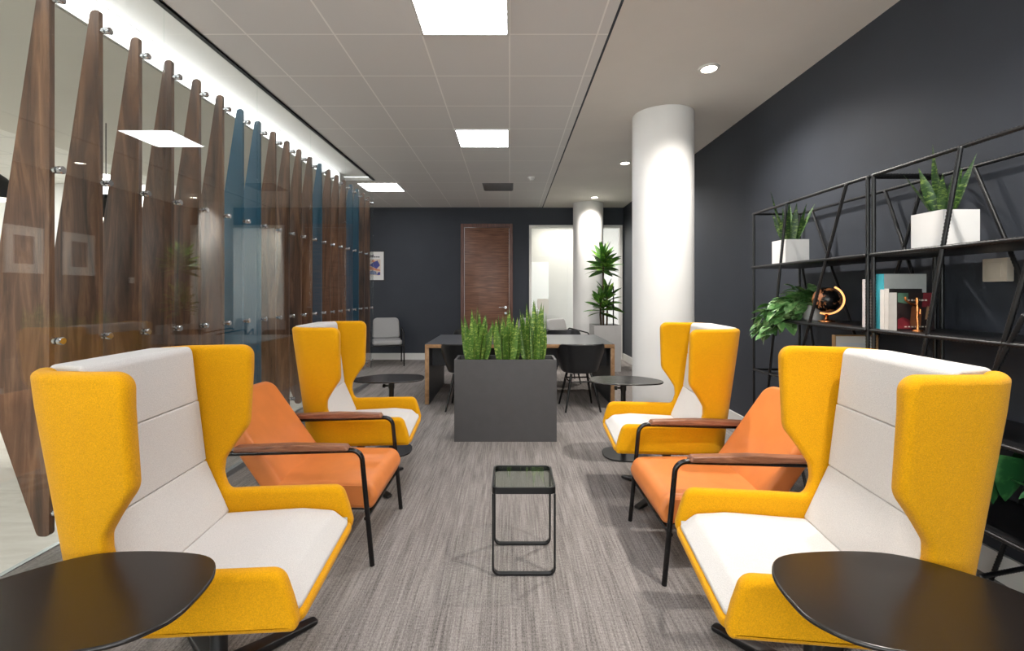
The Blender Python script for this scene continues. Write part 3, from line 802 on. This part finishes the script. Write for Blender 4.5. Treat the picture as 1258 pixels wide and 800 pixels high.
# potted snake plants on the top shelf
def potted(loc, lb, seed, h, s=.085):
    r_ = empty('potted_snake_plant', loc, R(0), lb, 'potted plant', 'snake plants in white cube pots')
    bm = open_box(-s, s, -s, s, .172, .008, .03)
    obj('pot', bm, POTW, r_, smooth=False)
    bm = bmesh.new(); box(bm, -s+.009, s-.009, -s+.009, s-.009, .143, .156); obj('soil', bm, SOIL, r_, smooth=False)
    o = snake('foliage', None, 10, h*.6, h, .05, .038, seed, SNK2, r_, tilt=.45); o.location.z = .156
potted((2.07, 3.375, 1.595), 'small snake plant in a white cube pot, at the far end of the top shelf', 21, .46)
potted((2.09, 2.20, 1.595), 'larger snake plant in a white cube pot, on the near part of the top shelf', 25, .37)
# trailing pothos
r_ = empty('trailing_plant', (2.13, 3.21, 1.19), label='leafy trailing green plant hanging over the end of the middle shelf', cat='potted plant')
bm = bmesh.new(); lathe(bm, [(0, 0), (.06, 0), (.078, .12), (.07, .12), (.065, .10), (0, .10)], 28); obj('pot', bm, POTG, r_)
rnd = random.Random(5); bm = bmesh.new(); bs = bmesh.new()
heart = lambda t: math.sin(math.pi*min(1, .16+.84*t)**.62)**.8 if t < .99 else .02
for i in range(15):
    a = rnd.uniform(-.35, 1.0); L_ = rnd.uniform(.22, .50)
    d = Vector((-math.cos(a*1.2)*.55, math.sin(a*1.2)*.75+.2, 0)); p = Vector((rnd.uniform(-.05, .05), rnd.uniform(-.05, .05), .11)); pts = [p.copy()]; v = d.normalized()*.6+Vector((0, 0, .8))
    n = 9
    for k in range(n):
        v = (v+Vector((0, 0, -.36))).normalized(); p = p+v*(L_/n); p.z = max(p.z, .02) if abs(p.x) < .16 and p.y < .11 else p.z
        pts.append(p.copy())
        for q in range(3):
            ld = Vector((rnd.uniform(-1, .3), rnd.uniform(-.5, 1), rnd.uniform(-.6, .35)))+v*.3
            blade(bm, p, ld, rnd.uniform(.07, .105), rnd.uniform(.055, .08), .7, .2, 5, heart, rnd.uniform(-.5, .5))
    tube(bs, pts, .0025, 5)
for i in range(60):
    a = rnd.uniform(0, 6.28); ld = Vector((math.cos(a), math.sin(a), rnd.uniform(.0, .9)))
    b = Vector((math.cos(a)*.04+rnd.uniform(-.04, .04), math.sin(a)*.04+rnd.uniform(-.02, .16), rnd.uniform(.10, .22)))
    if b.x+ld.x*.08 > .16: ld.x *= -1
    if ld.y < 0 and b.y < .06: ld.y *= -1
    blade(bm, b, ld, rnd.uniform(.075, .11), rnd.uniform(.06, .085), .8, .2, 5, heart, rnd.uniform(-.5, .5))
obj('foliage', bm, PTH, r_, angle=180); obj('stems', bs, MON, r_)
# globe
r_ = empty('desk_globe', (2.10, 3.03, 1.19), R(-125), 'black and copper desk globe on the middle shelf', 'globe')
gm = wood('globe_black_copper', ('#0d0c0d', '#151312', '#c98355'), (1, 1, 1), 9, .25, False, .3)
cr = [n for n in gm.node_tree.nodes if n.type == 'VALTORGB'][0]; cr.color_ramp.elements[0].position = .3; cr.color_ramp.elements[1].position = .50; cr.color_ramp.elements[2].position = .53
bm = bmesh.new(); bmesh.ops.create_uvsphere(bm, u_segments=32, v_segments=20, radius=.082); o = obj('sphere', bm, gm, r_, angle=180); o.location.z = .145; o.rotation_euler = (R(-23), 0, 0)
bm = bmesh.new(); tube(bm, [(.0, .094*math.cos(R(a)), .145+.094*math.sin(R(a))) for a in range(-113, 71, 8)], .004, flat=(.012, .004)); obj('meridian_arm', bm, COPP, r_)
bm = bmesh.new(); lathe(bm, [(0, 0), (.05, 0), (.048, .008), (.014, .016), (.009, .03), (.014, .04), (.007, .05), (0, .052)], 24); obj('stand', bm, COPP, r_)
# books on the middle shelf (spines toward the aisle)
def book(x, y0, y1, w_, h_, lb, cover, spine, z=1.19, extra=None):
    r_ = empty('book', (x, (y0+y1)/2, z), 0, lb, 'book', 'books standing on the shelves'); t_ = (y1-y0)/2
    bm = bmesh.new(); box(bm, 0, w_, -t_, -t_+.003, 0, h_); box(bm, 0, w_, t_-.003, t_, 0, h_); box(bm, -.003, .0, -t_, t_, 0, h_, 1)
    cv = obj('cover', bm, [mat('cover', cover, .45, noise=.05), mat('spine', spine, .45, noise=.05)], r_, smooth=False)
    bm = bmesh.new(); box(bm, .001, w_-.006, -t_+.003, t_-.003, .004, h_-.004); obj('pages', bm, PAGE, r_, smooth=False)
    if extra:
        bm = bmesh.new(); ms = extra(bm, w_, h_, -t_-.0006); obj('cover_art', bm, ms, cv, smooth=False)
def art(bm, w_, h_, y):
    q = lambda pts, mi, dy=0: quad(bm, [(p[0]*w_, p[1]*h_) for p in pts], y-dy, mi)
    q([(.02, .0), (1, 0), (1, .995), (.02, .995)], 0)
    q([(.02, .05), (.4, .05), (.34, .28), (.16, .36), (.02, .30)], 1, .0002); q([(.66, .62), (1, .62), (1, .99), (.7, .99)], 1, .0002)
    q([(.34, .08), (.62, .08), (.66, .5), (.5, .74), (.38, .6)], 2, .0002); q([(.74, .3), (.92, .3), (.94, .6), (.8, .66)], 3, .0002)
    q([(.02, .75), (.3, .7), (.3, .99), (.02, .99)], 4, .0002)
    for k in range(6): q([(.28+k*.09, .78), (.345+k*.09, .78), (.345+k*.09, .82), (.28+k*.09, .82)], 5, .0004)
    for k in range(7): q([(.2+k*.09, .09), (.26+k*.09, .09), (.26+k*.09, .12), (.2+k*.09, .12)], 5, .0004)
    return [mat('art_black', '#241a1a', .4, noise=.1), mat('art_maroon', '#6d2028', .4, noise=.15), mat('art_brown', '#8a5334', .4, noise=.25), mat('art_tan', '#9b7a5a', .4, noise=.2), mat('art_green', '#4a6a58', .4, noise=.1), mat('art_lettering', '#cfc6ba', .4, noise=.02)]
book(1.947, 2.30, 2.345, .19, .192, 'front book with a dark portrait cover and pale spine, on the middle shelf', '#241a1a', '#b9b7b2', extra=art)
book(1.947, 2.347, 2.372, .17, .212, 'black covered book just behind the front portrait book', '#1a1718', '#d9d4cd')
book(1.947, 2.374, 2.40, .18, .208, 'white spined book between the black book and the turquoise book', '#d9d4cd', '#e2ddd6')
book(1.967, 2.402, 2.455, .222, .29, 'tall turquoise spined book with a grey cover, behind the others', '#aeb0ae', '#4fbfcf')
book(1.958, 2.515, 2.535, .20, .265, 'thin white spined book beside the shelving post', '#e4dcdc', '#e4dcdc')
# copper figurine
r_ = bmesh.new()
sk = [((0, 0, 0), .011), ((.002, 0, .03), .0075), ((-.002, 0, .07), .0095), ((0, 0, .10), .009), ((-.002, 0, .122), .011), ((-.002, 0, .135), .006), ((-.002, 0, .15), .012), ((-.002, 0, .166), .008)]
tube(r_, [p for p, _ in sk], .01, 12, rf=lambda i: sk[i][1]*.75)
tube(r_, fillet([(-.004, 0, .124), (-.035, 0, .135), (-.058, 0, .155), (-.06, 0, .17)], .01, 4, False), .005, 8)
tube(r_, fillet([(0, 0, .124), (.014, 0, .11), (.012, 0, .085)], .008, 4, False), .005, 8)
lathe(r_, [(0, 0), (.022, 0), (.02, .008), (0, .01)], 18)
o = obj('figurine', r_, COPP, angle=60); o.location = (2.006, 2.25, 1.191); tag(o, 'slender copper figurine with a raised arm in front of the portrait book', 'figurine')
# framed picture standing on the lower shelf
def plain(bm, w_, h_):
    quad(bm, [(-w_*.35, h_*.15), (w_*.35, h_*.15), (w_*.35, h_*.85), (-w_*.35, h_*.85)], -.0135, 0); return [mat('pale_print', '#d9dde2', .5, noise=.05, nscale=8)]
f_ = framed((2.105, 2.80, .79), 0, .265, .335, 'white picture in a thin gold frame standing on the lower shelf', mat('gold_frame', '#b9966b', .35, .3, noise=.05), plain, .008)
# monstera at the right edge
r_ = empty('monstera_plant', (2.13, 1.60, .42), label='broad leaved green plant on the bottom shelf at the right photo edge', cat='potted plant')
bm = bmesh.new(); lathe(bm, [(0, 0), (.07, 0), (.09, .16), (.08, .16), (.075, .13), (0, .13)], 28); obj('pot', bm, BLK, r_)
bm = bmesh.new(); bs = bmesh.new(); broad = lambda t: math.sin(math.pi*min(1, .2+.8*t)**.6)**.7 if t < .99 else .02
for (ax, ay, az, L_, wd, lx, ly, lz) in ((-.12, .19, .31, .20, .15, -.05, .3, -.9), (-.08, .05, .27, .18, .14, -.8, .3, -.3), (-.14, .24, .22, .13, .08, -.1, .3, -1), (-.02, -.10, .28, .18, .14, -.6, -.6, -.2), (-.03, .17, .335, .18, .13, .1, 1, -.5)):
    blade(bm, (ax, ay, az), (lx, ly, lz), L_, wd, .3, .25, 9, broad, .2); tube(bs, [(0, 0, .12), (ax*.3, ay*.3, az*.8), (ax, ay, az)], .004, 6)
obj('foliage', bm, MON, r_, angle=180); obj('stems', bs, MON, r_)

# ------------------------------------------------------------------ tall dracaena by the far column
r_ = empty('dracaena_plant', (1.72, 8.26, 0), label='tall dracaena in a pale grey square planter before the far column', cat='potted plant')
s = .235
bm = open_box(-s, s, -s, s, .81, .02, .06)
obj('planter', bm, POTG, r_, smooth=False)
bm = bmesh.new(); box(bm, -s+.021, s-.021, -s+.021, s-.021, .752, .785); obj('soil', bm, SOIL, r_, smooth=False)
bm = bmesh.new(); canes = [(-.03, 0, 1.98), (.05, .03, 1.30), (-.09, -.04, 1.22)]
for x, y, z in canes: tube(bm, [(x*.8, y*.8, .77), (x, y, (z+.77)/2), (x*.9, y, z)], .016, 8)
obj('canes', bm, BARK, r_)
bm = bmesh.new(); rnd = random.Random(9); pr = lambda t: (math.sin(math.pi*min(1, .08+.92*t))**.8)*(1-.25*t)
for (x, y, z), n, L_ in (((-.027, 0, 1.90), 44, .40), ((.045, .03, 1.27), 22, .36), ((-.08, -.04, 1.15), 22, .36)):
    for i in range(n):
        a = i*2.4; f = i/n
        el = -.30+1.65*f; d = (math.cos(a)*math.cos(el), math.sin(a)*math.cos(el), math.sin(el)+.1)
        blade(bm, (x, y, z-.14+.26*f), d, L_*rnd.uniform(.8, 1.05)*(1-.1*f), .10, .35, .15, 7, pr, rnd.uniform(-.9, .9))
obj('foliage', bm, DRA, r_, angle=180)
bm = bmesh.new(); tube(bm, [(.15, -.02, .77), (.15, -.02, 1.5)], .012, 8); obj('support_pole', bm, BLK, r_)

# ------------------------------------------------------------------ world, lights, camera
wd = bpy.data.worlds.new('World'); scene.world = wd; wd.use_nodes = True
wd.node_tree.nodes['Background'].inputs[0].default_value = (1, 1, 1, 1); wd.node_tree.nodes['Background'].inputs[1].default_value = 5.0  # strong white sky, fills the room through the added front window

cam = bpy.data.cameras.new('camera'); co = bpy.data.objects.new('camera', cam); COL.objects.link(co)
co.location = (0, 0, 1.38); co.rotation_euler = (R(90), 0, 0)
cam.sensor_width = 36; cam.lens = 562/1258*36; cam.shift_x = 3/1258; cam.shift_y = -40/1258; cam.clip_start = .05
scene.camera = co
scene.view_settings.view_transform = 'Standard'; scene.view_settings.look = 'None'; scene.view_settings.exposure = 0
scene.cycles.max_bounces = 10; scene.cycles.transparent_max_bounces = 24; scene.cycles.sample_clamp_indirect = 6
